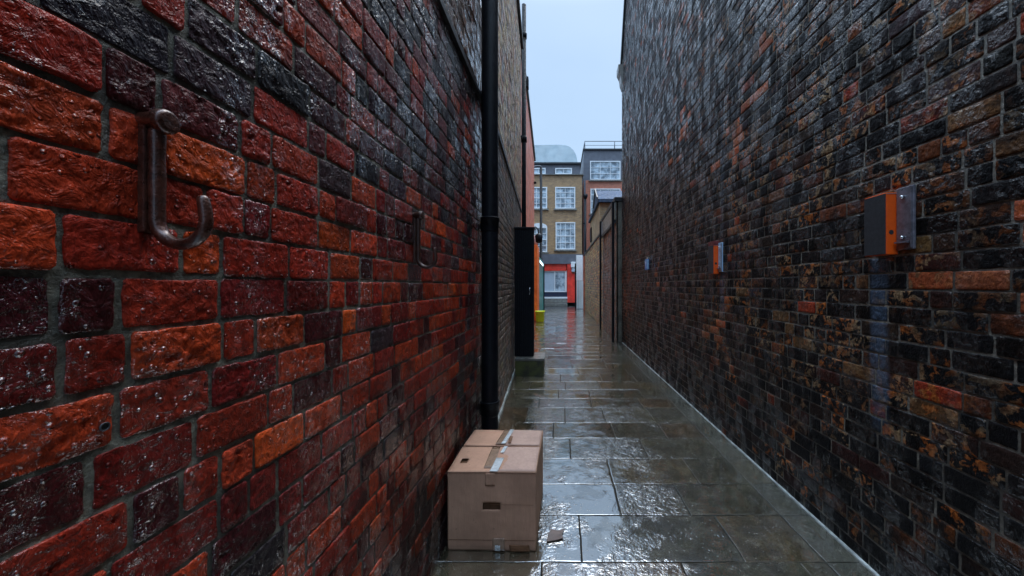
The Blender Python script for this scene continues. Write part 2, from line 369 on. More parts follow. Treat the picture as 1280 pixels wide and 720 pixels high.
# ------------------------------------------------------------------ brickwork, brick by brick
rng = np.random.default_rng(5)
def brickwork(name, p0, p1, z0, z1, side, mats, parent, palette, course=.083, joint=.011, stretcher=.165, header=.078,
              head_prob=.4, top=None, amp=1.0, lods=(1.5, 3.3, 7.0), skip=None, proud=.006):
    """a wall face from p0 to p1 (x,y); side=+1/-1 picks the facing; every brick its own shell on a recessed mortar bed"""
    p0 = np.array(p0, float); p1 = np.array(p1, float); L = np.linalg.norm(p1-p0); d = (p1-p0)/L
    nrm = np.array([d[1], -d[0]])*side
    rows = int(math.ceil((z1-z0)/course)); bricks = []
    for r in range(rows):
        za = z0+r*course+joint/2; zb = min(z0+(r+1)*course-joint/2, z1)
        if zb-za < .02: continue
        u = -rng.random()*stretcher
        while u < L:
            ln = header if rng.random() < head_prob else stretcher
            ln *= 1+rng.normal()*.05
            a, b = max(u, 0.0), min(u+ln, L)
            jj = joint*(1+rng.normal()*.15)
            if b-a > joint+.02:
                zc = (za+zb)/2; uc = (a+b)/2
                if (top is None or zb < top(uc)) and not (skip and skip(uc, zc)):
                    bricks.append((a+jj/2, b-jj/2, za+rng.normal()*.0012, zb+rng.normal()*.0012))
            u += ln+joint*.3
    bk = np.array(bricks)
    uc = (bk[:, 0]+bk[:, 1])/2; zc = (bk[:, 2]+bk[:, 3])/2
    px = p0[0]+d[0]*uc; py = p0[1]+d[1]*uc
    dist = np.sqrt(px**2+py**2+(zc-CAMH)**2); dist = np.where(py < -.3, 50, dist)
    cols = palette(uc, zc, px, py, len(bk))
    V = []; Fc = []; C = []; base = 0
    for li, (dmin, dmax, nx, nz) in enumerate(((0, lods[0], 46, 22), (lods[0], lods[1], 22, 12), (lods[1], lods[2], 9, 6), (lods[2], 1e9, 4, 3))):
        sel = (dist >= dmin) & (dist < dmax)
        if not sel.any(): continue
        b = bk[sel]; nb = len(b)
        if li < 3:
            offs = [0, .0007, .0025, .006]; ni_x, ni_z = nx-8, nz-8
            if li == 2: offs = [0, .0008, .0035]; ni_x, ni_z = nx-4, nz-4
            if li == 1: offs = [0, .0008, .004]; ni_x, ni_z = nx-6, nz-6
        else: offs = [0, .001, .006]; ni_x, ni_z = 0, 0
        def axis(a0, a1, ni):
            ln = (a1-a0)[:, None]; o_ = np.array(offs)[None, :]*np.ones_like(ln)
            parts = [a0[:, None]+o_]
            if ni > 0:
                t = (np.arange(ni)+1)/(ni+1); m0 = offs[-1]
                parts.append(a0[:, None]+m0+(ln-2*m0)*t[None, :])
            parts.append(a1[:, None]-o_[:, ::-1])
            return np.concatenate(parts, 1)
        U = axis(b[:, 0], b[:, 1], ni_x); Z = axis(b[:, 2], b[:, 3], ni_z)
        nx_, nz_ = U.shape[1], Z.shape[1]
        UU = np.repeat(U[:, :, None], nz_, 2); ZZ = np.repeat(Z[:, None, :], nx_, 1)
        du = np.minimum(UU-b[:, 0][:, None, None], b[:, 1][:, None, None]-UU)
        dz = np.minimum(ZZ-b[:, 2][:, None, None], b[:, 3][:, None, None]-ZZ)
        dd = np.minimum(du, dz)
        corner = np.clip(1-np.sqrt((du/.005)**2+(dz/.005)**2), 0, 1)
        h = np.where(dd <= 1e-6, -.016, np.where(dd < .0015, -.0016, np.where(dd < .0035, -.0004, 0)))
        seedo = rng.integers(0, 5000, nb)[:, None, None]
        ampb = (.25+1.6*rng.random(nb)**2)[:, None, None]*amp
        inner = np.clip(dd/.006, 0, 1)
        if li < 3:
            su = UU+seedo*.137; sz_ = ZZ+seedo*.071
            rel = (fbm(su*22, sz_*30, 3, 4 if li < 2 else 2)-.5)*.0040
            if li < 2:
                rd = 1-np.abs(2*fbm(su*34+sz_*30, sz_*52-su*22, 9, 4, .6)-1)    # flaky slanting ridges
                rel = rel+(rd-.78)*.0026
                pit = np.clip(fbm(su*60, sz_*60, 31, 3)-.66, 0, 1)*-.02
                rel = rel+pit
            h = h+rel*ampb*inner
            h = h-np.clip(fbm(su*14, sz_*14, 77, 3)-  .62, 0, 1)*.028*(1-np.clip(dd/.016, 0, 1))*(dd > 1e-6)   # chipped arrises
        h = h-corner*.003
        h = h+(rng.normal(size=nb)*.0014)[:, None, None]+((UU-b[:, 0][:, None, None])*(rng.normal(size=nb)*.010)[:, None, None])*(dd > 1e-6)
        h = np.where(dd > 1e-6, np.maximum(h, -.0028), h)
        if li < 2:
            UU = UU+(vnoise(ZZ*70+seedo, UU*9, 5)-.5)*.003*(dd < .004); ZZ = ZZ+(vnoise(UU*60+seedo, ZZ*9, 8)-.5)*.003*(dd < .004)
            UU = UU+np.where(corner > .2, np.sign(b[:, :1, None].repeat(1, 1)+(b[:, 1]-b[:, 0])[:, None, None]/2-UU)*.0016, 0)
            ZZ = ZZ+np.where(corner > .2, np.sign(b[:, 2][:, None, None]+(b[:, 3]-b[:, 2])[:, None, None]/2-ZZ)*.0016, 0)
        X = p0[0]+d[0]*UU+nrm[0]*h; Y = p0[1]+d[1]*UU+nrm[1]*h
        V.append(np.stack([X, Y, ZZ], -1).reshape(-1, 3))
        i, j = np.meshgrid(np.arange(nx_-1), np.arange(nz_-1), indexing='ij')
        q = np.stack([i*nz_+j, (i+1)*nz_+j, (i+1)*nz_+j+1, i*nz_+j+1], -1).reshape(-1, 4)
        if side < 0: q = q[:, ::-1]
        q = q[None]+(np.arange(nb)*nx_*nz_)[:, None, None]+base
        Fc.append(q.reshape(-1, 4)); base += nb*nx_*nz_
        C.append(np.repeat(cols[sel], nx_*nz_, 0))
    nbrick_faces = sum(len(f) for f in Fc)
    # mortar bed
    nearb = dist.min() < lods[0]
    st = .012 if nearb else .25
    segs = []; u = 0.0
    ue = np.linspace(0, L, max(2, int(L/st)+1)) if not nearb else None
    if nearb:
        us = []; u = 0.0
        while u < L:
            us.append(u); yv = p0[1]+d[1]*u
            u += .006 if .25 < yv < 1.3 else (.03 if -.2 < yv < 3 else .3)
        us.append(L); ue = np.array(us)
    ze = np.arange(z0, z1+1e-6, .008 if nearb else .5)
    if nearb: ze = np.concatenate([np.arange(z0, .7, .1), np.arange(.7, 2.6, .0065), np.arange(2.6, z1, .2), [z1]])
    else: ze = np.append(ze[:-1], z1) if len(ze) > 1 else np.array([z0, z1])
    A, Zg = np.meshgrid(ue, ze, indexing='ij')
    if top is not None: Zg = np.minimum(Zg, np.vectorize(top)(A)-.02)
    hm = -proud*(.75 if nearb else .7)+((fbm(A*60, Zg*60, 40, 4, .6)-.5)*.004 if nearb else 0*A)
    Vm = np.stack([p0[0]+d[0]*A+nrm[0]*hm, p0[1]+d[1]*A+nrm[1]*hm, Zg], -1).reshape(-1, 3)
    i, j = np.meshgrid(np.arange(len(ue)-1), np.arange(len(ze)-1), indexing='ij'); nz_ = len(ze)
    q = np.stack([i*nz_+j, (i+1)*nz_+j, (i+1)*nz_+j+1, i*nz_+j+1], -1).reshape(-1, 4)
    if side < 0: q = q[:, ::-1]
    V.append(Vm); Fc.append(q+base); C.append(np.tile([.1, .1, .1, 0], (len(Vm), 1)))
    V = np.concatenate(V)-np.array(origin_of(parent)); Fc = np.concatenate(Fc); C = np.concatenate(C)
    me = bpy.data.meshes.new(name)
    me.vertices.add(len(V)); me.vertices.foreach_set('co', V.astype(np.float32).ravel())
    me.loops.add(Fc.size); me.loops.foreach_set('vertex_index', Fc.astype(np.int32).ravel())
    me.polygons.add(len(Fc)); me.polygons.foreach_set('loop_start', np.arange(0, Fc.size, 4, dtype=np.int32))
    mi = np.zeros(len(Fc), np.int32); mi[nbrick_faces:] = 1; me.polygons.foreach_set('material_index', mi)
    me.polygons.foreach_set('use_smooth', np.ones(len(Fc), bool))
    me.update(calc_edges=True)
    at = me.attributes.new('brick_colour', 'FLOAT_COLOR', 'POINT'); at.data.foreach_set('color', C.astype(np.float32).ravel())
    for m_ in mats: me.materials.append(M[m_])
    o = bpy.data.objects.new(name, me); COL.objects.link(o); o.parent = parent
    print(name, len(bk), 'bricks', len(Fc), 'faces')
    return o

def pick(n, table):
    wts = np.array([t[0] for t in table], float); wts /= wts.sum()
    idx = rng.choice(len(table), n, p=wts); c = np.array([t[1] for t in table])[idx]
    return c*(1+rng.normal(size=(n, 1))*.13)*(1+rng.normal(size=(n, 3))*.05)
def with_soot(c, s_): return np.concatenate([np.clip(c, .004, .9), np.clip(s_, 0, 1)[:, None]], 1)

RED = [(5, (.46, .058, .022)), (4.5, (.33, .034, .019)), (3, (.18, .018, .016)), (2.2, (.065, .011, .014)), (.9, (.60, .085, .020))]
PURP = [(3, (.13, .028, .030)), (2.4, (.055, .032, .042)), (2.0, (.26, .032, .026)), (2.2, (.025, .021, .026)), (.5, (.46, .07, .03))]
def pal_left(u, z, x, y, n):
    a, b = pick(n, RED), pick(n, PURP)
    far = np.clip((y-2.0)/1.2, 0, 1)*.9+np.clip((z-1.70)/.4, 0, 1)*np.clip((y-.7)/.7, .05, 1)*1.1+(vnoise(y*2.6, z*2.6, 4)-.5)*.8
    up3 = z > 3.04
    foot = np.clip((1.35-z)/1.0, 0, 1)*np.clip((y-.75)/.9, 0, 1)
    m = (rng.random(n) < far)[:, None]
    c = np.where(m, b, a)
    c = np.where(up3[:, None], pick(n, [(3, (.16, .085, .06)), (2, (.12, .075, .06)), (1, (.22, .09, .055))]), c)
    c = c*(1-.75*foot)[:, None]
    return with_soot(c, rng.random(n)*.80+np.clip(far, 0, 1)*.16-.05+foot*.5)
def pal_left2(u, z, x, y, n):
    lo = pick(n, [(3, (.20, .165, .14)), (2, (.14, .125, .12)), (1, (.24, .15, .11))])
    hi = pick(n, [(3, (.62, .48, .31)), (2, (.48, .37, .25)), (1.5, (.50, .28, .18)), (1, (.20, .16, .13))])
    c = np.where((z > 3.1)[:, None], hi, lo)
    return with_soot(c, rng.random(n)*.55+.1)
def pal_right(u, z, x, y, n):
    near = pick(n, [(6.5, (.008, .007, .007)), (1.2, (.025, .02, .021)), (1.3, (.16, .05, .022)), (.7, (.30, .05, .022)), (.7, (.17, .09, .042)), (1.5, (.045, .026, .02)), (.5, (.04, .05, .07))])
    far = pick(n, [(3, (.030, .023, .026)), (2, (.06, .037, .037)), (2.4, (.016, .016, .021)), (.4, (.26, .08, .05))])
    warm = np.clip((y-6.5)/3, 0, 1)*np.clip((2.9-z)/1.5, 0, 1)
    f = np.clip((y-2.6)/2.5, 0, 1)+np.clip((z-2.1)/1.0, 0, 1)*.7
    c = np.where((rng.random(n) < f)[:, None], far, near)
    wc = pick(n, [(1, (.20, .07, .05)), (1, (.13, .06, .05))])
    c = np.where((rng.random(n) < warm)[:, None], wc, c)
    patch = ((np.abs(y-3.45) < .09) & (np.abs(z-2.83) < .2)) | (vnoise(y*1.3+9, z*1.9, 61)*rng.random(n) > .76)
    c = np.where(patch[:, None], pick(n, [(1, (.46, .12, .05)), (1, (.33, .10, .05))]), c)
    r = rng.random(n)*.85+.08
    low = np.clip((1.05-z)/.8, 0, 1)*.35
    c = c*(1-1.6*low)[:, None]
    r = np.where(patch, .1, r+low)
    return with_soot(c, r)
def pal_stock(u, z, x, y, n):
    return with_soot(pick(n, [(3, (.55, .40, .18)), (2, (.40, .28, .13)), (1.2, (.56, .24, .11)), (1.3, (.17, .13, .08))]), rng.random(n)*.45)
def pal_brown(u, z, x, y, n):
    return with_soot(pick(n, [(3, (.22, .125, .09)), (2, (.13, .09, .075)), (1.5, (.30, .14, .09))]), rng.random(n)*.7)

# ------------------------------------------------------------------ buildings of the alley
XL, XR = -.655, 1.63
def xb(y): return XL-.006-.0435*(y-3.35) if y > 3.35 else XL
# left, near: the red wall
tA = thing('brick_building', 'wet red brick building with iron hooks close on the left', 'building', (-4, .5, 0))
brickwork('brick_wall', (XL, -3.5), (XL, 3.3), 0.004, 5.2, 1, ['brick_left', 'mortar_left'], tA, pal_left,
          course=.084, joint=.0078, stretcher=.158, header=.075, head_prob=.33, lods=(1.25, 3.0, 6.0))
box_part('building_body', 'mortar_left', tA, (-8, XL-.03, -3.5, 3.3, 0, 5.2))
box_part('flashing_strip', 'lead', tA, (XL-.02, XL+.022, -3.5, 3.3, 3.005, 3.045))
box_part('roof', 'felt', tA, (-8.1, XL+.06, -3.5, 3.3, 5.204, 5.3))  # out of view; eaves set low so more sky lights the alley
# left, beyond the downpipe: grey brown below, ochre above
tB = thing('brick_building', 'grey and ochre brick building behind the large black downpipe', 'building', (-4, 6, 0))
brickwork('brick_wall', (xb(3.301), 3.304), (xb(8.3), 8.3), 0.004, 6.85, 1, ['brick_left_far', 'mortar_far'], tB, pal_left2,
          course=.080, joint=.011, stretcher=.20, header=.095, head_prob=.4, lods=(.1, 3.6, 6.5))
bm = B(); prism(bm, [(-8, 3.304), (xb(3.304)-.03, 3.304), (xb(8.3)-.03, 8.29), (-8, 8.29)], 0, 1)
for v in bm.verts: v.co = Vector((v.co.x, v.co.z, v.co.y*6.85))
obj('building_body', bm, 'brick_far_side' if 'brick_far_side' in M else 'mortar_far', tB)
bm = B(); prism(bm, [(xb(3.304)-.02, 3.304), (xb(3.304)+.022, 3.304), (xb(8.3)+.022, 8.3), (xb(8.3)-.02, 8.3)], 0, 1)
for v in bm.verts: v.co = Vector((v.co.x, v.co.z, 3.14+v.co.y*.05))
obj('flashing_strip', bm, 'lead', tB)
bm = B(); prism(bm, [(-8, 3.304), (xb(3.304)+.05, 3.304), (xb(8.3)+.05, 8.34), (-8, 8.34)], 0, 1)
for v in bm.verts: v.co = Vector((v.co.x, v.co.z, 6.853+v.co.y*.09))
obj('roof', bm, 'lead', tB)
# right wall
M['gable'] = far_brick('brown gable brick', (.10, .06, .05), (.15, .09, .06), (.08, .075, .07))
tG = thing('brick_building', 'tall soot black brick building along the right side of the alley', 'building', (XR, 0, 0))
def topR(u): 
    y = -3.5+u
    return (6.3 if y < 4.5 else 9.6) if y < 8.6 else 9.6-(y-8.6)*2.2  # near roofline, unseen, stepped down to let sky light in
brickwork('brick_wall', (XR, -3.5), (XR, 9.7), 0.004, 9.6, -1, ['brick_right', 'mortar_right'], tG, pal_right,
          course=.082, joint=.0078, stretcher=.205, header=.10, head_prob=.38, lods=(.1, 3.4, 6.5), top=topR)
bm = B(); prism(bm, [(-3.5, 0), (9.68, 0), (9.68, 7.18), (8.6, 9.58), (4.52, 9.58), (4.52, 6.28), (-3.5, 6.28)], XR+.03, 9, axis='X'); obj('building_body', bm, 'gable', tG)
bm = B(); prism(bm, [(4.45, 9.604), (8.62, 9.604), (9.72, 7.2), (9.78, 7.28), (8.66, 9.72), (4.45, 9.72)], XR-.04, 9.05, axis='X'); obj('roof', bm, 'lead', tG)
box_part('unseen_low_roof', 'lead', tG, (XR-.04, 9.05, -3.5, 4.515, 6.304, 6.42))  # added step in the roofline, out of view, opens up the sky
bm = B(); prism(bm, [(XR-.002, 6.62), (XR-.05, 6.75), (XR-.07, 6.9), (XR-.13, 7.02), (XR-.13, 7.19), (XR+.2, 7.19), (XR+.2, 6.62)], 9.45, 9.76); obj('kneeler_stone', bm, 'stone', tG, bevel=.01)

# ------------------------------------------------------------------ paving
def slabs():
    V = []; Fc = []; C = []
    y = -.45; row = 0
    edges = []
    marks = [1.98, 2.387, 2.76, 3.165, 3.59, 3.99, 4.48, 4.86]
    rows = [-3.2+.4*i for i in range(13)][:13] + marks
    y = 4.86
    while y < 23.2: y += .40+random.uniform(-.05, .09); rows.append(y)
    def slab(x0, x1, y0, y1, t):
        g = .0026
        x0 += g; x1 -= g; y0 += g; y1 -= g
        if x1-x0 < .03: return
        near = y0 < 5
        nx, ny = (max(2, int((x1-x0)/.02)), max(2, int((y1-y0)/.02))) if near else (3, 3)
        xs = np.concatenate([[x0, x0+.0008, x0+.003], np.linspace(x0+.010, x1-.012, nx), [x1-.003, x1-.0008, x1]])
        ys = np.concatenate([[y0, y0+.0008, y0+.003], np.linspace(y0+.012, y1-.012, ny), [y1-.003, y1-.0008, y1]])
        X, Y = np.meshgrid(xs, ys, indexing='ij')
        d = np.minimum(np.minimum(X-x0, x1-X), np.minimum(Y-y0, y1-Y))
        Z = np.where(d < 1e-6, -.008, np.where(d < .002, -.0004, 0))+.012
        Z = Z+t[3]+(X-x0)*t[4]+(Y-y0)*t[5]+(fbm(X*9, Y*9, 3, 4)-.5)*.004
        X = X+(vnoise(Y*12, X*3, 3)-.5)*.006*(d < .005); Y2 = Y+(vnoise(X*12, Y*3, 9)-.5)*.006*(d < .005)
        b = sum(len(v) for v in V); n2 = len(ys)
        V.append(np.stack([X, Y2, Z], -1).reshape(-1, 3))
        i, j = np.meshgrid(np.arange(len(xs)-1), np.arange(n2-1), indexing='ij')
        Fc.append(np.stack([i*n2+j, (i+1)*n2+j, (i+1)*n2+j+1, i*n2+j+1], -1).reshape(-1, 4)+b)
        C.append(np.tile([t[0], t[1], t[2], t[6]], (X.size, 1)))
    def tint():
        k = random.choice([(1, 1, 1), (1, 1, 1), (.82, .85, .9), (1.15, 1.0, .85), (1.25, .95, .85), (.7, .72, .75), (1.1, 1.1, 1.1)])
        s_ = random.uniform(.85, 1.15)
        return (k[0]*s_, k[1]*s_, k[2]*s_, random.uniform(-.0015, .0015), random.gauss(0, .002), random.gauss(0, .003), random.random())
    for a, b in zip(rows, rows[1:]):
        yc = (a+b)/2; xl = (xb(yc) if yc > 3.3 else XL)-.02
        if yc > 8.3: xl = -1.9
        xr = 1.43 if yc < 9 else 1.50
        if a == 1.98: cuts = [-.655, .12, 1.0]
        elif abs(a-2.387) < .01: cuts = [-.5, .05+.35, .85]
        elif abs(a-2.76) < .01: cuts = [-.3, .40, 1.05]
        else:
            cuts = []; x = xl-random.uniform(0, .5)
            while x < xr:
                x += random.uniform(.42, .85)
                cuts.append(x)
        cuts = [c_ for c_ in cuts if xl+.12 < c_ < xr-.12]
        xs = [xl]+cuts+[xr]
        for p, q in zip(xs, xs[1:]): slab(p, q, a, b, tint())
        if yc < 9.2: slab(1.43, XR+.01, a, b, tint())
    V = np.concatenate(V); Fc = np.concatenate(Fc); C = np.concatenate(C)
    me = bpy.data.meshes.new('paving'); me.from_pydata(V.tolist(), [], Fc.tolist())
    me.polygons.foreach_set('use_smooth', V[Fc][:, :, 2].min(1) > .0062)
    at = me.attributes.new('slab_tint', 'FLOAT_COLOR', 'POINT'); at.data.foreach_set('color', C.astype(np.float32).ravel())
    me.materials.append(M['paving']); o = bpy.data.objects.new('paving', me); COL.objects.link(o)
    tag(o, 'rain wet stone slab paving running down the alley', 'paving', kind='structure')
slabs()
bm = B(); bx(bm, -300, 300, -300, 300, -.3, 0.0); obj('ground', bm, 'joint'); tag(bpy.data.objects['ground'], 'dark wet ground under and around the alley', 'ground', kind='structure')
bm = B(); bx(bm, -1.9, XR-.01, -3.2, 23.2, .001, .0075); o = obj('joint_bed', bm, 'joint'); tag(o, 'dark grit bedding in the joints of the slabs', 'joint bed', kind='structure')
bm = B(); bx(bm, -40, 40, 23.25, 26.2, .001, .010); o = obj('road', bm, 'tarmac'); tag(o, 'wet tarmac street crossing the far end of the alley', 'road', kind='structure')
# cement fillets at the wall feet
def fillet(name, line, w_, h_, side):
    bm = B(); prev = None
    for (x, y) in line:
        k = .6+.8*vnoise(np.array([y*3.0]), np.array([x]), 2)[0]
        a = bm.verts.new((x+side*w_*k, y, .010)); b = bm.verts.new((x, y, .012+h_*k)); c = bm.verts.new((x-side*.02, y, .0)); 
        if prev:
            bm.faces.new((prev[0], a, b, prev[1])); bm.faces.new((prev[1], b, c, prev[2])); bm.faces.new((prev[2], c, a, prev[0]))
        prev = (a, b, c)
    o = obj(name, bm, 'fillet', smooth=True); return o
o = fillet('kerb', [(XR-.001, -1+.1*i) for i in range(107)], .016, .012, -1); tag(o, 'thin pale cement edge at the foot of the right wall', 'kerb', kind='structure')
o = fillet('kerb', [(xb(3.35+.1*i)+.001, 3.35+.1*i) for i in range(36)], .03, .035, 1); tag(o, 'pale cement edge at the foot of the left wall behind the downpipe', 'kerb', kind='structure')

# ------------------------------------------------------------------ downpipe, hooks
tP = thing('downpipe', 'large black cast iron downpipe standing against the left wall behind the box', 'downpipe', (-.578, 3.0, 0))
PX, PY, PR = -.568, 2.98, .067
bm = B(); tube(bm, [(PX, PY, .07+.25*i) for i in range(24)], PR, 28)
obj('pipe', bm, 'black_paint', tP)
for z in (.55, 2.03, 5.1):
    bm = B()
    tube(bm, [(PX, PY, z-.10), (PX, PY, z-.085), (PX, PY, z-.02), (PX, PY, z-.018), (PX, PY, z+.01), (PX, PY, z+.012), (PX, PY, z+.02)],
         [PR+.001, PR+.005, PR+.005, PR+.009, PR+.009, PR+.012, PR+.008], 28)
    obj('collar', bm, 'black_paint', tP)
    box_part('bracket', 'black_paint', tP, (XL-.0, PX-.02, PY+.02, PY+.05, z-.07, z-.02), bevel=.004)
bm = B(); tube(bm, [(PX, PY, .12), (PX, PY, .07), (PX+.01, PY-.03, .03), (PX+.03, PY-.08, .02)], [PR+.004, PR+.006, PR+.004, PR], 24); obj('shoe', bm, 'black_paint', tP)

def hook(name, y, ztop, zbot, label, mat, tk=.0108, strap=True, tip=0.0):
    H = ztop-zbot; x0 = XL
    t = thing(name, label, 'hook', (x0, y, zbot), group='iron hooks on the red brick wall')
    # shank and curl: flat bar down the wall, round curl out into the alley
    pts = []; rad = []
    r = .039; cx = x0+.016+r+.002; cz = zbot+r+.012
    n0 = 8
    for i in range(n0): pts.append((x0+.018, y, ztop-.012-(ztop-.012-cz)*i/n0)); rad.append(tk*(1+.07*math.sin(i*1.7)))
    for i in range(15):
        a = math.pi+math.pi*i/14; pts.append((cx+r*math.cos(a)*(1), y, cz+r*math.sin(a))); rad.append(tk*(1-.12*i/14))
    pts.append((cx+r-.001, y-.001, cz+.018)); rad.append(tk*.86); pts.append((cx+r-.004, y-.002, cz+.034+tip)); rad.append(tk*.80)
    pts.append((cx+r-.0055, y-.002, cz+.038+tip)); rad.append(tk*.5)
    bm = B(); tube(bm, pts, rad, 18, flat=(1.0, .92))
    o = obj('hook_bar', bm, mat, t, smooth=True)
    md = o.modifiers.new('s', 'SUBSURF'); md.levels = md.render_levels = 1
    # flat strap behind the shank
    bm = B(); bx(bm, x0-.002, x0+(.011 if tk > .01 else .006), y-tk*1.1, y+tk*1.1, zbot+.03, ztop+.004, bev=.003); obj('strap', bm, mat, t)
    bm = B(); zz = ztop-.006
    tube(bm, [(x0-.004, y, zz), (x0+.020, y, zz), (x0+.026, y, zz), (x0+.036, y, zz), (x0+.040, y, zz)], [.014, .016, .0195, .019, .014], 20)
    o = obj('bolt_head', bm, mat, t, smooth=False, bevel=.002)
    return t
hook('wall_hook', .582, 1.765, 1.553, 'rusty dark iron hook with a thick bolt, the nearest on the left brick wall', 'iron')
hook('wall_hook', 1.655, 1.822, 1.570, 'smaller looking rusty iron hook on the left wall, nearer the black downpipe', 'iron_rust', tk=.0098, tip=.012)
# drilled hole with its metal rim on a near brick
t = thing('wall_plug', 'small round dark drilled plug in a maroon brick at lower left', 'wall plug', (XL, .527, 1.298))
bm = B()
ring = [(XL-.004, .527+math.cos(a)*.0055, 1.298+math.sin(a)*.0055) for a in [2*math.pi*k/16 for k in range(17)]]
tube(bm, [(XL+.0035, p[1], p[2]) for p in ring], .0011, 8, caps=False); obj('rim', bm, 'charcoal', t, smooth=True)
bm = B(); tube(bm, [(XL-.012, .527, 1.298), (XL+.0025, .527, 1.298)], .0052, 16); obj('hole', bm, 'inside', t)

# ------------------------------------------------------------------ wall mounted units on the right wall
def unit(y, z, label, cap=False, plate_mat='steel_plate'):
    """orange sided charcoal box beside its steel back plate; y = near edge of plate"""
    H = .285
    t = thing('wall_unit', label, 'wall unit', (XR, y+.085, z), group='orange wall units on the dark brick wall')
    box_part('back_plate', plate_mat, t, (XR-.014, XR-.0, y, y+.086, z-.004, z+H+.006), bevel=.003)
    box_part('plate_lip', 'steel_plate', t, (XR-.020, XR-.0145, y+.004, y+.010, z+.004, z+H-.002), (XR-.030, XR-.0145, y+.016, y+.080, z+.028, z+.036))
    for dz in (.245, .055):
        bm = B(); tube(bm, [(XR-.0145, y+.05, z+dz), (XR-.024, y+.05, z+dz), (XR-.028, y+.05, z+dz)], [.009, .009, .005], 6); obj('bolt', bm, 'bolt', t)
    x0, x1, y0, y1 = XR-.058, XR-.001, y+.088, y+.215
    # housing: orange tray, charcoal front cover facing the alley
    bm = B(); bx(bm, x0-.002, x1, y0, y1, z-.022, z+H-.008, bev=.004); obj('housing', bm, 'orange', t)
    bm = B(); bx(bm, x0-.006, x0+.0055, y0+.0025, y1-.003, z-.020, z+H-.013, bev=.002); obj('front_cover', bm, 'charcoal', t)
    bm = B(); bx(bm, x0-.001, x1, y0-.0015, y0-.0002, z+H-.016, z+H-.0125); bx(bm, x1-.005, x1-.001, y0-.0025, y0-.0005, z-.018, z+H-.018); obj('trim', bm, 'bolt', t)
    bm = B()
    tube(bm, [(x0+.022, y0+.004, z+.085), (x0+.022, y0-.0012, z+.085)], .011, 18); obj('keyhole', bm, 'inside', t)
    if cap:
        bm = B(); bx(bm, x0-.004, x1, y0-.006, y1+.004, z+H-.011, z+H+.03, bev=.004); obj('cap', bm, plain('dull red cap', (.17, .03, .03), .6), t)
    return t
unit(1.683, 1.672, 'orange sided charcoal box with a steel back plate, nearest on the right wall')
unit(3.675, 1.642, 'orange sided box with a dull red cap, farther along the right wall', cap=True, plate_mat='pale_blue')
t = thing('wall_plate', 'small bright blue plate farthest along the right brick wall', 'wall plate', (XR, 6.78, 1.8))
box_part('plate', 'blue', t, (XR-.05, XR-.001, 6.72, 6.86, 1.79, 1.985), bevel=.006)
box_part('face', 'pale_blue', t, (XR-.046, XR-.012, 6.712, 6.7195, 1.80, 1.975))
box_part('top_bracket', 'bolt', t, (XR-.024, XR-.001, 6.72, 6.80, 1.988, 2.02))

# ------------------------------------------------------------------ cardboard box
tC = thing('cardboard_box', 'worn taped cardboard box standing on the wet slabs against the left wall', 'box', (-.377, 2.36, .014))
W2, D2, HH = .248, .297, .442
def grid(name, P0, U, Vv, nu, nv, hole=None, mat='card', thick=.005, bulge=.0, nrm=None, ragged=0, seed=0):
    P0, U, Vv = map(Vector, (P0, U, Vv)); nrm = U.cross(Vv).normalized()
    bm = B(); vv = {}
    for i in range(nu+1):
        for j in range(nv+1):
            a, b = i/nu, j/nv
            h = bulge*math.sin(math.pi*a)*math.sin(math.pi*b)+(fbm(np.array([a*4+seed]), np.array([b*4+seed]), seed, 3)[0]-.5)*.008*(math.sin(math.pi*a)*math.sin(math.pi*b))**.4
            q = P0+U*a+Vv*b+nrm*h
            vv[i, j] = bm.verts.new(q)
    for i in range(nu):
        for j in range(nv):
            if hole:
                a, b = (i+.5)/nu, (j+.5)/nv
                if hole[0] < a < hole[1] and hole[2] < b < hole[3]: continue
            f = bm.faces.new((vv[i, j], vv[i+1, j], vv[i+1, j+1], vv[i, j+1])); f.smooth = True
    loose = [v for v in bm.verts if not v.link_faces]
    for v in loose: bm.verts.remove(v)
    return bm
def card_part(name, bms, mat, parent, thick=.005, label=None):
    bm = bms[0]
    for b2 in bms[1:]:
        me_ = bpy.data.meshes.new('t'); b2.to_mesh(me_); b2.free(); bm.from_mesh(me_); bpy.data.meshes.remove(me_)
    me = bpy.data.meshes.new(name); bm.to_mesh(me); bm.free()
    me.materials.append(M[mat]); o = bpy.data.objects.new(name, me); COL.objects.link(o); o.parent = parent
    md = o.modifiers.new('t', 'SOLIDIFY'); md.thickness = thick; md.offset = -1
    if label: o['label'] = label
    return o
front = grid('f', (-W2, -D2, 0), (2*W2, 0, 0), (.0, 0, HH), 50, 44, hole=(.395, .605, .52, .61), bulge=.006, seed=1)
right = grid('r', (W2, -D2, 0), (0, 2*D2, 0), (0, 0, HH), 30, 20, bulge=.006, seed=2)
back = grid('b', (W2, D2, 0), (-2*W2, 0, 0), (0, 0, HH), 12, 12, bulge=.004, seed=3)
left = grid('l', (-W2, D2, 0), (0, -2*D2, 0), (0, 0, HH), 12, 12, bulge=.003, seed=4)
bot = grid('bt', (-W2+.006, D2-.006, .006), (2*W2-.012, 0, 0), (0, -2*D2+.012, 0), 2, 2, seed=5)
card_part('box_wall', [front, right, back, left, bot], 'card', tC)
hb = grid('hb', (-W2+.06, -D2+.022, .12), (2*W2-.12, 0, 0), (0, 0, HH-.16), 6, 6, seed=12); card_part('inner_panel', [hb], 'card_dark', tC, .004)
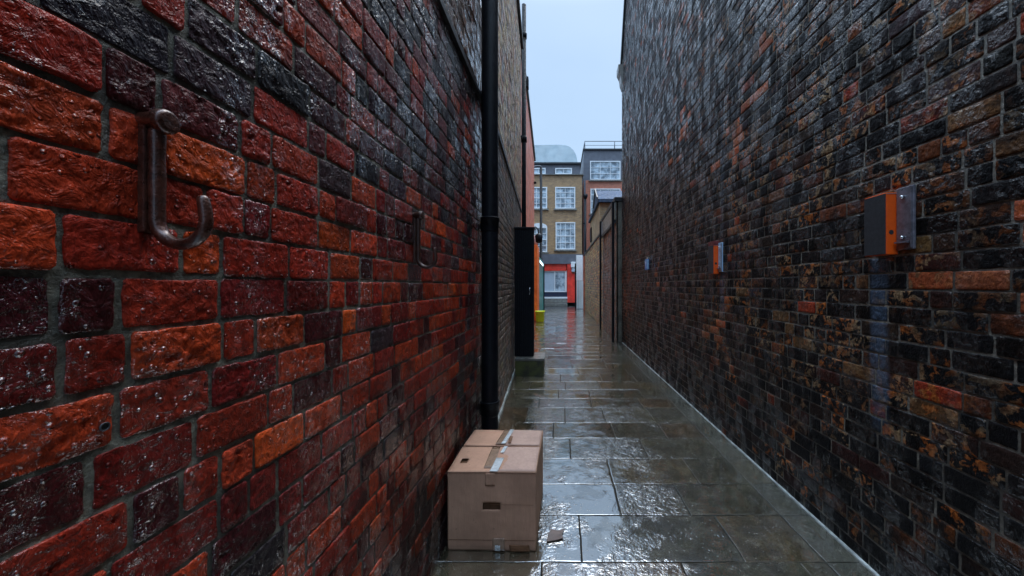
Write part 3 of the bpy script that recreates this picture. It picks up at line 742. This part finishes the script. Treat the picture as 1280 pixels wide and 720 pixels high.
# top: inner flap closes the box, the outer flaps lie on it
inner = grid('i', (-W2+.008, -D2+.008, HH-.010), (2*W2-.016, 0, 0), (0, 2*D2-.016, 0), 4, 4, seed=6); card_part('inner_flap', [inner], 'card_dark', tC, .004)
fl = grid('f1', (-W2, -D2-.004, HH), (2*W2+.002, 0, .002), (0, D2-.003, .012), 24, 16, hole=(.10, .17, .30, .50), bulge=.003, seed=7); card_part('top_flap', [fl], 'card', tC)
fl = grid('f2', (-W2+.003, .010, HH+.014), (2*W2-.004, 0, -.004), (0, D2-.008, -.013), 24, 16, bulge=.004, seed=8); card_part('top_flap', [fl], 'card', tC)
# right halves carry a pinker sheet of board
fl = grid('f3', (.022, -D2+.002, HH+.0032), (W2-.024, 0, .0015), (0, D2-.012, .0115), 12, 10, bulge=.002, seed=9); card_part('top_panel', [fl], 'card_pink', tC, .0015, 'pinker right part of the lid')
fl = grid('f4', (.020, .016, HH+.0172), (W2-.024, 0, -.003), (0, D2-.020, -.012), 12, 10, bulge=.003, seed=10); card_part('top_panel', [fl], 'card_pink', tC, .0015)
# hand hole back board, crease strips, tapes
def tape(p0, u, v, mat, label=None, n=8):
    g = grid('t', p0, u, v, n, n, bulge=.0008, seed=random.randint(20, 90)); return card_part('tape', [g], mat, tC, .0008, label)
tape((-.052, -D2+.03, HH+.0075), (.052, 0, 0), (0, D2-.05, .0105), 'tape_clear')
tape((-.010, -D2-.010, HH+.0085), (.046, 0, 0), (.010, .15, .0060), 'tape_white', 'torn white tape at the front edge of the lid')
tape((.010, -D2+.20, HH+.0180), (.022, 0, 0), (.012, .085, .0030), 'tape_white')
tape((-.004, .020, HH+.0235), (.028, 0, 0), (.018, D2-.03, -.0120), 'tape_white')
tape((-.040, .020, HH+.0215), (.050, 0, 0), (.014, D2-.03, -.0120), 'tape_clear')
tape((.036, .030, HH+.0222), (.022, 0, 0), (-.004, .12, -.005), 'card_dark')
tape((.006, -D2-.0085, .006), (.068, 0, 0), (0, 0, .070), 'tape_clear', 'crumpled clear tape at the bottom front')
tape((.020, -D2-.0100, .006), (.030, 0, 0), (0, 0, .030), 'tape_white')
tape((-.035, -D2-.0075, HH-.075), (.055, 0, 0), (0, .0, .072), 'card')
tape((W2*.42, -D2-.0105, .004), (.112, 0, 0), (-.004, 0, .036), 'card_dark', 'torn dark strip along the bottom right edge')
tape((-W2+.003, -D2-.0065, .062), (2*W2-.008, 0, .0), (0, 0, .0025), 'card_dark', n=3)
tape((-W2+.24, -D2-.0135, HH*.60), (W2-.005, 0, .0), (0, 0, .0018), 'card_dark', n=3)
tC.rotation_euler = (0, 0, math.radians(-1.2))
# scrap on the slab by the box
bm = B()
pts = [(-.070, 2.19), (-.055, 2.235), (-.01, 2.225), (.024, 2.235), (.012, 2.19), (.020, 2.155), (-.03, 2.138), (-.079, 2.125)]
A = [bm.verts.new((x, y, .0165+.003*(i % 2))) for i, (x, y) in enumerate(pts)]; bm.faces.new(A)
ex = bmesh.ops.extrude_face_region(bm, geom=bm.faces[:]); bmesh.ops.translate(bm, verts=[v for v in ex['geom'] if isinstance(v, bmesh.types.BMVert)], vec=(0, 0, .003))
M['scrap'] = plain('damp grey card', (.17, .125, .11), .5)
o = obj('cardboard_scrap', bm, 'scrap', loc=(-.03, 2.17, 0)); tag(o, 'torn scrap of brown card lying on the wet slab beside the box', 'scrap')

# ------------------------------------------------------------------ step and black cabinet
t = thing('stone_step', 'low mossy stone block step in front of the black slatted cabinet', 'step', (-.48, 6.3, 0))
bm = B(); bx(bm, -.74, -.265, 6.05, 6.62, .0, .262, bev=.01); obj('riser', bm, 'moss', t)
bm = B(); bx(bm, -.745, -.258, 6.04, 6.62, .2635, .30, bev=.008); obj('tread', bm, 'stone', t)
t = thing('slatted_cabinet', 'tall black vertically slatted cabinet standing on the mossy step', 'cabinet', (-.6, 6.35, .3))
cx0, cx1, cy0, cy1, cz1 = -.775, -.448, 6.22, 6.36, 2.47
bm = B(); bx(bm, cx0+.006, cx1-.006, cy0+.012, cy1, .302, cz1-.01); obj('carcass', bm, 'black_matt', t)
bm = B(); n = 9
for i in range(n):
    a = cx0+(cx1-cx0)*i/n; bx(bm, a+.003, a+(cx1-cx0)/n-.003, cy0, cy0+.0115, .31, cz1-.02, bev=.002)
obj('slatted_door', bm, 'black_paint', t)
bm = B(); n = 8
for i in range(n):
    a = cy0+.012+(cy1-cy0-.012)*i/n; bx(bm, cx1-.0055, cx1+.004, a+.003, a+(cy1-cy0)/n-.003, .31, cz1-.02, bev=.002)
obj('side_slats', bm, 'black_paint', t)
box_part('top_cap', 'black_paint', t, (cx0-.01, cx1+.012, cy0-.015, cy1+.01, cz1-.0095, cz1+.02), bevel=.004)
bm = B(); tube(bm, [(cx1-.06, cy0-.004, 1.35), (cx1-.06, cy0-.035, 1.36), (cx1-.06, cy0-.035, 1.46), (cx1-.06, cy0-.004, 1.47)], .006, 10); obj('handle', bm, 'bolt', t, smooth=True)

# soil pipe at the end of the ochre building
t = thing('soil_pipe', 'slim dark soil pipe rising above the ochre building end', 'pipe', (-.83, 8.5, 0))
px_, py_ = -.835, 8.52
bm = B(); tube(bm, [(px_, py_, .02), (px_, py_, 8.0)], .05, 18); obj('pipe', bm, 'black_matt', t, smooth=False)
for z in (2.6, 4.9, 7.3):
    bm = B(); tube(bm, [(px_, py_, z-.08), (px_, py_, z+.03), (px_, py_, z+.05)], [.066, .07, .056], 18); obj('collar', bm, 'black_paint', t)
    box_part('bracket', 'black_paint', t, (px_-.05, px_-.02, py_-.22, py_, z-.05, z-.01))

# red building and its orange, teal boards
tR = thing('rendered_building', 'red painted building beyond the soil pipe on the left', 'building', (-4, 11, 0))
bm = B(); prism(bm, [(8.7, 0), (13.6, 0), (13.6, 6.1), (10.2, 7.05), (8.7, 7.05)], -8, -.95, axis='X'); obj('building_body', bm, 'render_red', tR)
bm = B(); prism(bm, [(8.65, 7.053), (10.23, 7.053), (13.66, 6.12), (13.66, 6.22), (10.25, 7.17), (8.65, 7.17)], -8.05, -.90, axis='X'); obj('roof', bm, 'lead', tR)
box_part('gutter_end', 'black_paint', tR, (-.95, -.86, 10.0, 10.2, 6.9, 7.20), bevel=.02)
box_part('roof_bracket', 'black_paint', tR, (-.95, -.86, 13.3, 13.4, 5.2, 5.26))
tag(obj('orange_panel', (lambda b: (bx(b, -1.25, -.945, 15.4, 16.7, .02, 3.2, bev=.01), b)[1])(B()), 'orange_far', loc=(-1.1, 16, 0)), 'tall bright orange painted panel past the black cabinet', 'panel')
t = thing('chimney_pot', 'pink clay cap on top of the orange panel', 'cap', (-1.05, 15.6, 3.203))
bm = B(); tube(bm, [(-1.06, 15.6, 3.203), (-1.06, 15.6, 3.28), (-1.06, 15.6, 3.32), (-1.06, 15.6, 3.55), (-1.06, 15.6, 3.63)], [.13, .13, .15, .11, .04], 16); obj('clay_cap', bm, 'pink_tile', t, smooth=True)
t = thing('wall_lantern', 'curved black bracket lantern high above the black cabinet', 'lamp', (-.9, 12, 2.8))
bm = B(); tube(bm, [(-.951, 11.8, 3.25), (-.86, 11.8, 3.36), (-.78, 11.8, 3.38), (-.70, 11.8, 3.30), (-.68, 11.8, 3.16)], .022, 10); obj('arm', bm, 'black_paint', t, smooth=True)
bm = B(); tube(bm, [(-.68, 11.8, 3.18), (-.68, 11.8, 3.10), (-.68, 11.8, 2.90), (-.68, 11.8, 2.86)], [.03, .13, .10, .05], 14); obj('lamp_head', bm, 'black_paint', t)
t = thing('teal_kiosk', 'narrow dark teal kiosk with a lit strip under its lid', 'kiosk', (-1.2, 19.5, 0))
box_part('body', 'teal', t, (-1.9, -.99, 17.4, 22.3, .02, 2.55), bevel=.02)
box_part('lid', 'teal', t, (-1.95, -.965, 17.3, 22.4, 2.552, 2.86), bevel=.03)
box_part('light_strip', 'lit', t, (-.9645, -.955, 17.6, 21.0, 2.60, 2.73))
box_part('corner_post', 'black_matt', t, (-.989, -.93, 22.0, 22.2, .02, 2.7))
t = thing('plastic_bin', 'lime yellow plastic bin on the ground beside the orange panel', 'bin', (-.82, 15.2, 0))
bm = B()
prof = [(.15, .012), (.165, .05), (.19, .42), (.205, .43), (.205, .46), (.18, .46), (.15, .06)]
sq = []
for r_, z in prof: sq.append([bm.verts.new((-.82+max(-r_*.98, min(r_*.98, r_*1.18*math.cos(a))), 15.1+max(-r_*.98, min(r_*.98, r_*1.18*math.sin(a))), z)) for a in [2*math.pi*k/24 for k in range(24)]])
for a, b in zip(sq, sq[1:]):
    for k in range(24): bm.faces.new((a[k], a[(k+1) % 24], b[(k+1) % 24], b[k])).smooth = True
bm.faces.new(sq[0][::-1]); bm.faces.new(sq[-1])
obj('tub', bm, 'yellow_green', t)

# ------------------------------------------------------------------ right side beyond the big wall
bm_th = .3
tW = thing('boundary_wall', 'dark brown brick boundary wall with black posts, next to the tall right building', 'wall', (1.6, 11.2, 0))
brickwork('brick_wall', (1.49, 9.72), (1.505, 13.0), 0.004, 3.72, -1, ['brick_dark', 'mortar_far'], tW, pal_brown, course=.095, joint=.016, stretcher=.24, header=.12, lods=(0, 0, 0))
box_part('wall_body', 'mortar_far', tW, (1.535, 1.8, 9.72, 13.0, 0, 3.72))
box_part('coping', 'lead', tW, (1.44, 1.85, 9.705, 13.05, 3.723, 3.84), bevel=.01)
box_part('band', 'stone', tW, (1.455, 1.488, 9.72, 13.0, 3.25, 3.70), bevel=.004)
box_part('rail', 'lead', tW, (1.435, 1.487, 9.72, 13.0, 3.16, 3.245))
for y, r_ in ((9.75, .055), (12.75, .06)):
    box_part('post', 'black_paint', tW, (1.37, 1.434, y-.05, y+.06, .0, 3.72), bevel=.005)
tW2 = thing('boundary_wall', 'yellow stock brick boundary wall running to the white gate', 'wall', (1.6, 18, 0))
brickwork('brick_wall', (1.505, 13.002), (1.52, 22.4), 0.004, 3.38, -1, ['brick_stock', 'mortar_far'], tW2, pal_stock, course=.11, joint=.022, stretcher=.30, header=.15, lods=(0, 0, 0))
box_part('wall_body', 'mortar_far', tW2, (1.545, 1.8, 13.06, 22.4, 0, 3.38))
box_part('coping', 'lead', tW2, (1.47, 1.85, 13.06, 22.42, 3.383, 3.46), bevel=.01)
box_part('end_pier', 'render_red', tW2, (1.44, 1.8, 22.42, 22.9, 0, 3.3), bevel=.01)
M['far_stock'] = far_brick('yellow stock brick wall', (.42, .27, .13), (.28, .18, .09), (.30, .27, .2), dirt=.6)
M['far_brown'] = far_brick('brown stock brick wall', (.50, .29, .13), (.30, .17, .085), (.34, .29, .2), dirt=.35)
M['far_red'] = far_brick('red brick wall', (.62, .19, .11), (.48, .14, .08), (.34, .22, .16), dirt=.25)
tO = thing('outbuilding', 'small brick outbuilding with a slate roof behind the boundary wall', 'building', (3, 17, 0))
bm = B(); bx(bm, 1.61, 4.6, 14.9, 19.6, 0, 4.85); obj('wall', bm, 'far_stock', tO)
bm = B(); prism(bm, [(14.75, 4.853), (14.75, 4.98), (15.7, 5.55), (16.6, 5.0), (19.75, 4.95), (19.75, 4.853)], 1.52, 4.7, axis='X'); obj('roof', bm, 'slate', tO)
bm = B(); prism(bm, [(14.70, 4.98), (14.70, 5.04), (15.7, 5.64), (16.65, 5.06), (16.6, 4.97), (15.7, 5.53)], 1.47, 1.519, axis='X'); obj('bargeboard', bm, 'lead', tO)
box_part('window_frame', 'black_matt', tO, (1.56, 1.609, 18.6, 19.2, 3.75, 4.45), bevel=.01)

# ------------------------------------------------------------------ far buildings across the street
def Zp(py, Y): return CAMH-(py-VY)/F*Y
def Xp(px, Y): return (px-VX)/F*Y
def window(parent, x0, x1, z0, z1, yf, cols, rows, arched=False, frame=.075, bar=.035, lab=None, sill=True):
    """glazed sash: pane mesh > frame, sill; face of wall at yf"""
    bm = B(); bx(bm, x0+.01, x1-.01, yf-.012, yf+.02, z0+.01, z1-.01); pane = obj('window', bm, 'glass', parent)
    if lab: pane['label'] = lab
    fd = (yf-.075, yf-.013)
    ds = [(x0, x0+frame, *fd, z0, z1), (x1-frame, x1, *fd, z0, z1), (x0+frame, x1-frame, *fd, z0, z0+frame), (x0+frame, x1-frame, *fd, z1-frame, z1)]
    for i in range(1, cols):
        x = x0+(x1-x0)*i/cols; ds.append((x-bar/2, x+bar/2, yf-.052, yf-.0135, z0+frame, z1-frame))
    for j in range(1, rows):
        z = z0+(z1-z0)*j/rows; bb = bar*(1.7 if j*2 == rows else 1); ds.append((x0+frame, x1-frame, yf-.048, yf-.0145, z-bb/2, z+bb/2))
    bm = B()
    for d_ in ds: bx(bm, *d_)
    if arched:
        n = 10; c = (x0+x1)/2; rx = (x1-x0)/2
        poly = [(c+rx*math.cos(a), z1+.30*math.sin(a)) for a in [math.pi*k/n for k in range(n+1)]]
        prism(bm, poly, yf-.06, yf-.0125)
    obj('frame', bm, 'white_paint', pane)
    if sill: box_part('sill', 'stone', pane, (x0-.1, x1+.1, yf-.14, yf-.004, z0-.12, z0-.004))
    # the panes' pale sky reflection is in the glass colour
    return pane
YD = 27.0
tD = thing('shop_building', 'brown brick building with a curved zinc roof and red shopfront at the alley end', 'building', (-1, YD, 0))
xr = Xp(727.5, YD); zb_ = Zp(318, YD); zt = Zp(219, YD)
bm = B(); bx(bm, -9, xr, YD, YD+9, zb_, zt); obj('wall', bm, 'far_brown', tD)
bm = B(); bx(bm, -9, xr-.15, YD+.15, YD+9, zt+.06, Zp(205, YD)); obj('attic_wall', bm, 'dark_grey', tD)
box_part('parapet', 'stone', tD, (-9.1, xr+.1, YD-.12, YD+9, zt+.002, zt+.055))
box_part('cornice', 'lead', tD, (-9.1, xr-.05, YD+.02, YD+9, Zp(205, YD)+.002, Zp(205, YD)+.14))
z1 = Zp(205, YD)+.142; zr = Zp(181.5, YD+1.2)
poly = [(-9, z1), (xr-.25, z1)]
for k in range(9):
    a = k/8*math.pi/2; poly.append((xr-1.55+1.25*math.cos(a)**.8 if k < 8 else xr-1.55, z1+(zr-z1)*math.sin(a)))
poly.append((-9, zr-.12))
bm = B(); prism(bm, poly, YD+.35, YD+9)
for v in bm.verts:                              # the front slope leans back
    if v.co.y < YD+1 and v.co.z > z1+.05: v.co.y += (v.co.z-z1)*.45
obj('roof', bm, 'zinc', tD)
for (a, b, c, d_) in ((694, 719, 261, 234), (664, 684, 261, 234)):
    window(tD, Xp(a, YD), Xp(b, YD), Zp(c, YD), Zp(d_, YD), YD, 4 if a > 680 else 3, 4)
window(tD, Xp(694.5, YD), Xp(719, YD), Zp(312, YD), Zp(278, YD), YD, 4, 4)
window(tD, Xp(664, YD), Xp(684, YD), Zp(315, YD), Zp(284, YD), YD, 3, 4, arched=True)
window(tD, Xp(694, YD), Xp(715, YD), Zp(219, YD)+.1, Zp(209.5, YD), YD+.15, 2, 1, sill=False)
window(tD, Xp(664, YD), Xp(682, YD), Zp(219, YD)+.1, Zp(209.5, YD), YD+.15, 2, 1, sill=False)
# shopfront
zs0, zs1 = Zp(365, YD), Zp(338, YD)
box_part('shop_fascia', 'dark_grey', tD, (-9, xr+.02, YD-.25, YD+.5, Zp(330, YD), zb_-.002))
box_part('back_wall', 'inside', tD, (-9, xr, YD+.5, YD+9, 0, zb_-.002))
box_part('red_fascia', 'red_paint', tD, (-9, Xp(708, YD), YD-.12, YD+.3, Zp(338.5, YD), Zp(330, YD)-.004))
box_part('red_pilaster', 'red_paint', tD, (Xp(709, YD), Xp(721.5, YD), YD-.22, YD+.3, Zp(378, YD), Zp(342, YD)), (Xp(709, YD), Xp(714.5, YD), YD-.22, YD+.3, Zp(342, YD)+.002, Zp(330, YD)-.004))
box_part('brown_pilaster', 'render_red', tD, (Xp(714.6, YD), Xp(721.5, YD), YD-.2, YD+.3, Zp(341.5, YD), Zp(330, YD)-.004))
wd = box_part('shop_window', 'shop_screen', tD, (Xp(660, YD), Xp(694, YD), YD-.02, YD+.02, zs0, zs1), label='pale blind behind the shop window')
box_part('dark_pane', 'glass', tD, (Xp(694, YD)+.005, Xp(707, YD), YD-.01, YD+.02, zs0, zs1))
box_part('shop_frame', 'white_paint', tD, (Xp(660, YD), Xp(708.5, YD), YD-.08, YD-.021, zs1-.09, zs1), (Xp(660, YD), Xp(708.5, YD), YD-.08, YD-.021, zs0, zs0+.08), (Xp(706, YD), Xp(708.5, YD), YD-.08, YD-.021, zs0+.082, zs1-.092), (Xp(693, YD), Xp(694, YD), YD-.08, YD-.021, zs0+.082, zs1-.092))
box_part('stall_riser', 'navy', tD, (-9, Xp(708.5, YD), YD-.14, YD+.3, Zp(371, YD), zs0-.002))
box_part('white_ledge', 'white_paint', tD, (-9, Xp(709, YD), YD-.3, YD-.142, Zp(373, YD), Zp(371, YD)))
box_part('corner_post', 'black_matt', tD, (Xp(721.7, YD), Xp(724, YD), YD-.3, YD+.3, 0, Zp(330, YD)-.004))
tS = thing('entrance_steps', 'worn grey stone steps up to the red shopfront', 'steps', (-1, 26.5, 0))
hs = Zp(373, YD)
for i, (y0, h0, h1) in enumerate(((26.25, 0.012, .20), (26.45, .202, .40), (26.62, .402, hs-.02))):
    box_part('step', 'stone', tS, (-6, Xp(709, YD), y0, 26.69, h0, h1), bevel=.01)
t = thing('white_cabinet', 'white box lantern fixed high on the brown pilaster beside the shop window', 'lantern', (Xp(716.5, YD), YD-.3, Zp(341, YD)))
a, b = Xp(713.5, YD), Xp(719, YD)
box_part('housing', 'white_paint', t, (a, b, YD-.62, YD-.222, Zp(335, YD), Zp(328, YD)), bevel=.03)
box_part('lamp_glass', 'shop_screen', t, (a+.05, b-.05, YD-.57, YD-.26, Zp(340, YD), Zp(335, YD)-.003), bevel=.01)
# white gate leaf / hoarding
t = thing('white_hoarding', 'tall narrow white weathered board gate at the end of the yellow brick wall', 'gate', (1.3, 24, 0))
yh = 23.4
a, b = Xp(720.5, yh), Xp(729, yh)
bm = B()
for i in range(3): bx(bm, a+(b-a)*i/3+.004, a+(b-a)*(i+1)/3-.004, yh, yh+.05, .03, 1.8, bev=.004)
obj('lower_boards', bm, 'white_board', t)
box_part('upper_panel', 'white_paint', t, (a-.01, b-.03, yh-.01, yh+.05, 1.81, Zp(319, yh)), bevel=.01)
box_part('gate_post', 'black_matt', t, (a-.10, a-.015, yh-.02, yh+.08, .0, 2.9))
# right far building
YE = 29.5
tE = thing('red_building', 'red brick building with a dark grey top storey and roof railing at the alley end', 'building', (5, YE, 0))
xl_ = Xp(729.5, YE); ztop = Zp(188, YE); zmid = Zp(225.5, YE)
bm = B(); bx(bm, xl_, 12, YE, YE+8, 0, zmid); obj('wall', bm, 'far_red', tE)
bm = B(); bx(bm, xl_, 12, YE+.001, YE+8, zmid+.002, ztop); obj('top_storey', bm, 'dark_grey', tE)
box_part('parapet', 'lead', tE, (xl_-.06, 12, YE-.1, YE+8, ztop+.002, ztop+.12))
zr0 = ztop+.12; zr1 = Zp(176, YE)
bm = B()
for x in [xl_+.1+2.4*i for i in range(5)]: tube(bm, [(x, YE+.1, zr0), (x, YE+.1, zr1)], .035, 8)
tube(bm, [(xl_+.1, YE+.1, zr1), (xl_+9.7, YE+.1, zr1)], .03, 8); tube(bm, [(xl_+.1, YE+.1, zr1), (xl_+.1, YE+6, zr1)], .03, 8); tube(bm, [(xl_+.1, YE+.1, (zr0+zr1)/2), (xl_+9.7, YE+.1, (zr0+zr1)/2)], .018, 8)
obj('railing', bm, 'dark_grey', tE)
window(tE, Xp(737.5, YE), Xp(775.5, YE), Zp(225, YE), Zp(201.5, YE), YE, 3, 3)
window(tE, Xp(738, YE), Xp(775.5, YE), Zp(267, YE), Zp(236, YE), YE, 3, 4)
window(tE, Xp(738, YE), Xp(775.5, YE), Zp(318, YE), Zp(285, YE), YE, 3, 4)
box_part('grey_pilaster', 'dark_grey', tE, (xl_+.02, Xp(732, YE), YE-.05, YE-.002, Zp(330, YE), zmid))
tX = thing('downpipe', 'thin black downpipe between the two far buildings', 'downpipe', (Xp(731.5, 26.8), 26.8, 0))
bm = B(); x = Xp(731.8, 26.8); tube(bm, [(x, 26.8, .02), (x, 26.8, Zp(247, 26.8))], .075, 12); obj('pipe', bm, 'black_paint', tX)
bm = B(); tube(bm, [(x, 26.8, Zp(249, 26.8)), (x, 26.8, Zp(246, 26.8)), (x, 26.8, Zp(243, 26.8))], [.08, .16, .17], 12); obj('hopper', bm, 'black_paint', tX)
tx = box_part('bracket', 'black_paint', tX, (x-.17, x-.05, 26.78, 27.0, 6.0, 6.08))
# street lamp
tL = thing('street_lamp', 'slender black street lamp in front of the brown brick building', 'street lamp', (Xp(676, 22), 22, 0))
x = Xp(676.3, 22)
bm = B(); tube(bm, [(x, 22, .0), (x, 22, 1.2), (x, 22, 1.22), (x, 22, Zp(209, 22))], [.12, .12, .09, .075], 12); obj('pole', bm, 'black_matt', tL)
zl = Zp(209, 22)
bm = B(); tube(bm, [(x+.05, 22, zl), (x-.05, 22, zl+.06), (x-.3, 22, zl+.05), (x-.55, 22, zl-.02)], [.05, .06, .09, .04], 12, flat=(1, .6)); obj('lamp_head', bm, 'dark_grey', tL, smooth=True)
# side street fronts, so that the place does not end at the frame
t = thing('side_building', 'plain brown brick building left of the alley end', 'building', (-7, 18, 0))
box_part('wall', 'far_brown', t, (-9, -2.0, 13.7, 23.0, 0, 7.5)); box_part('roof', 'lead', t, (-9.1, -1.95, 13.65, 23.1, 7.502, 7.6))
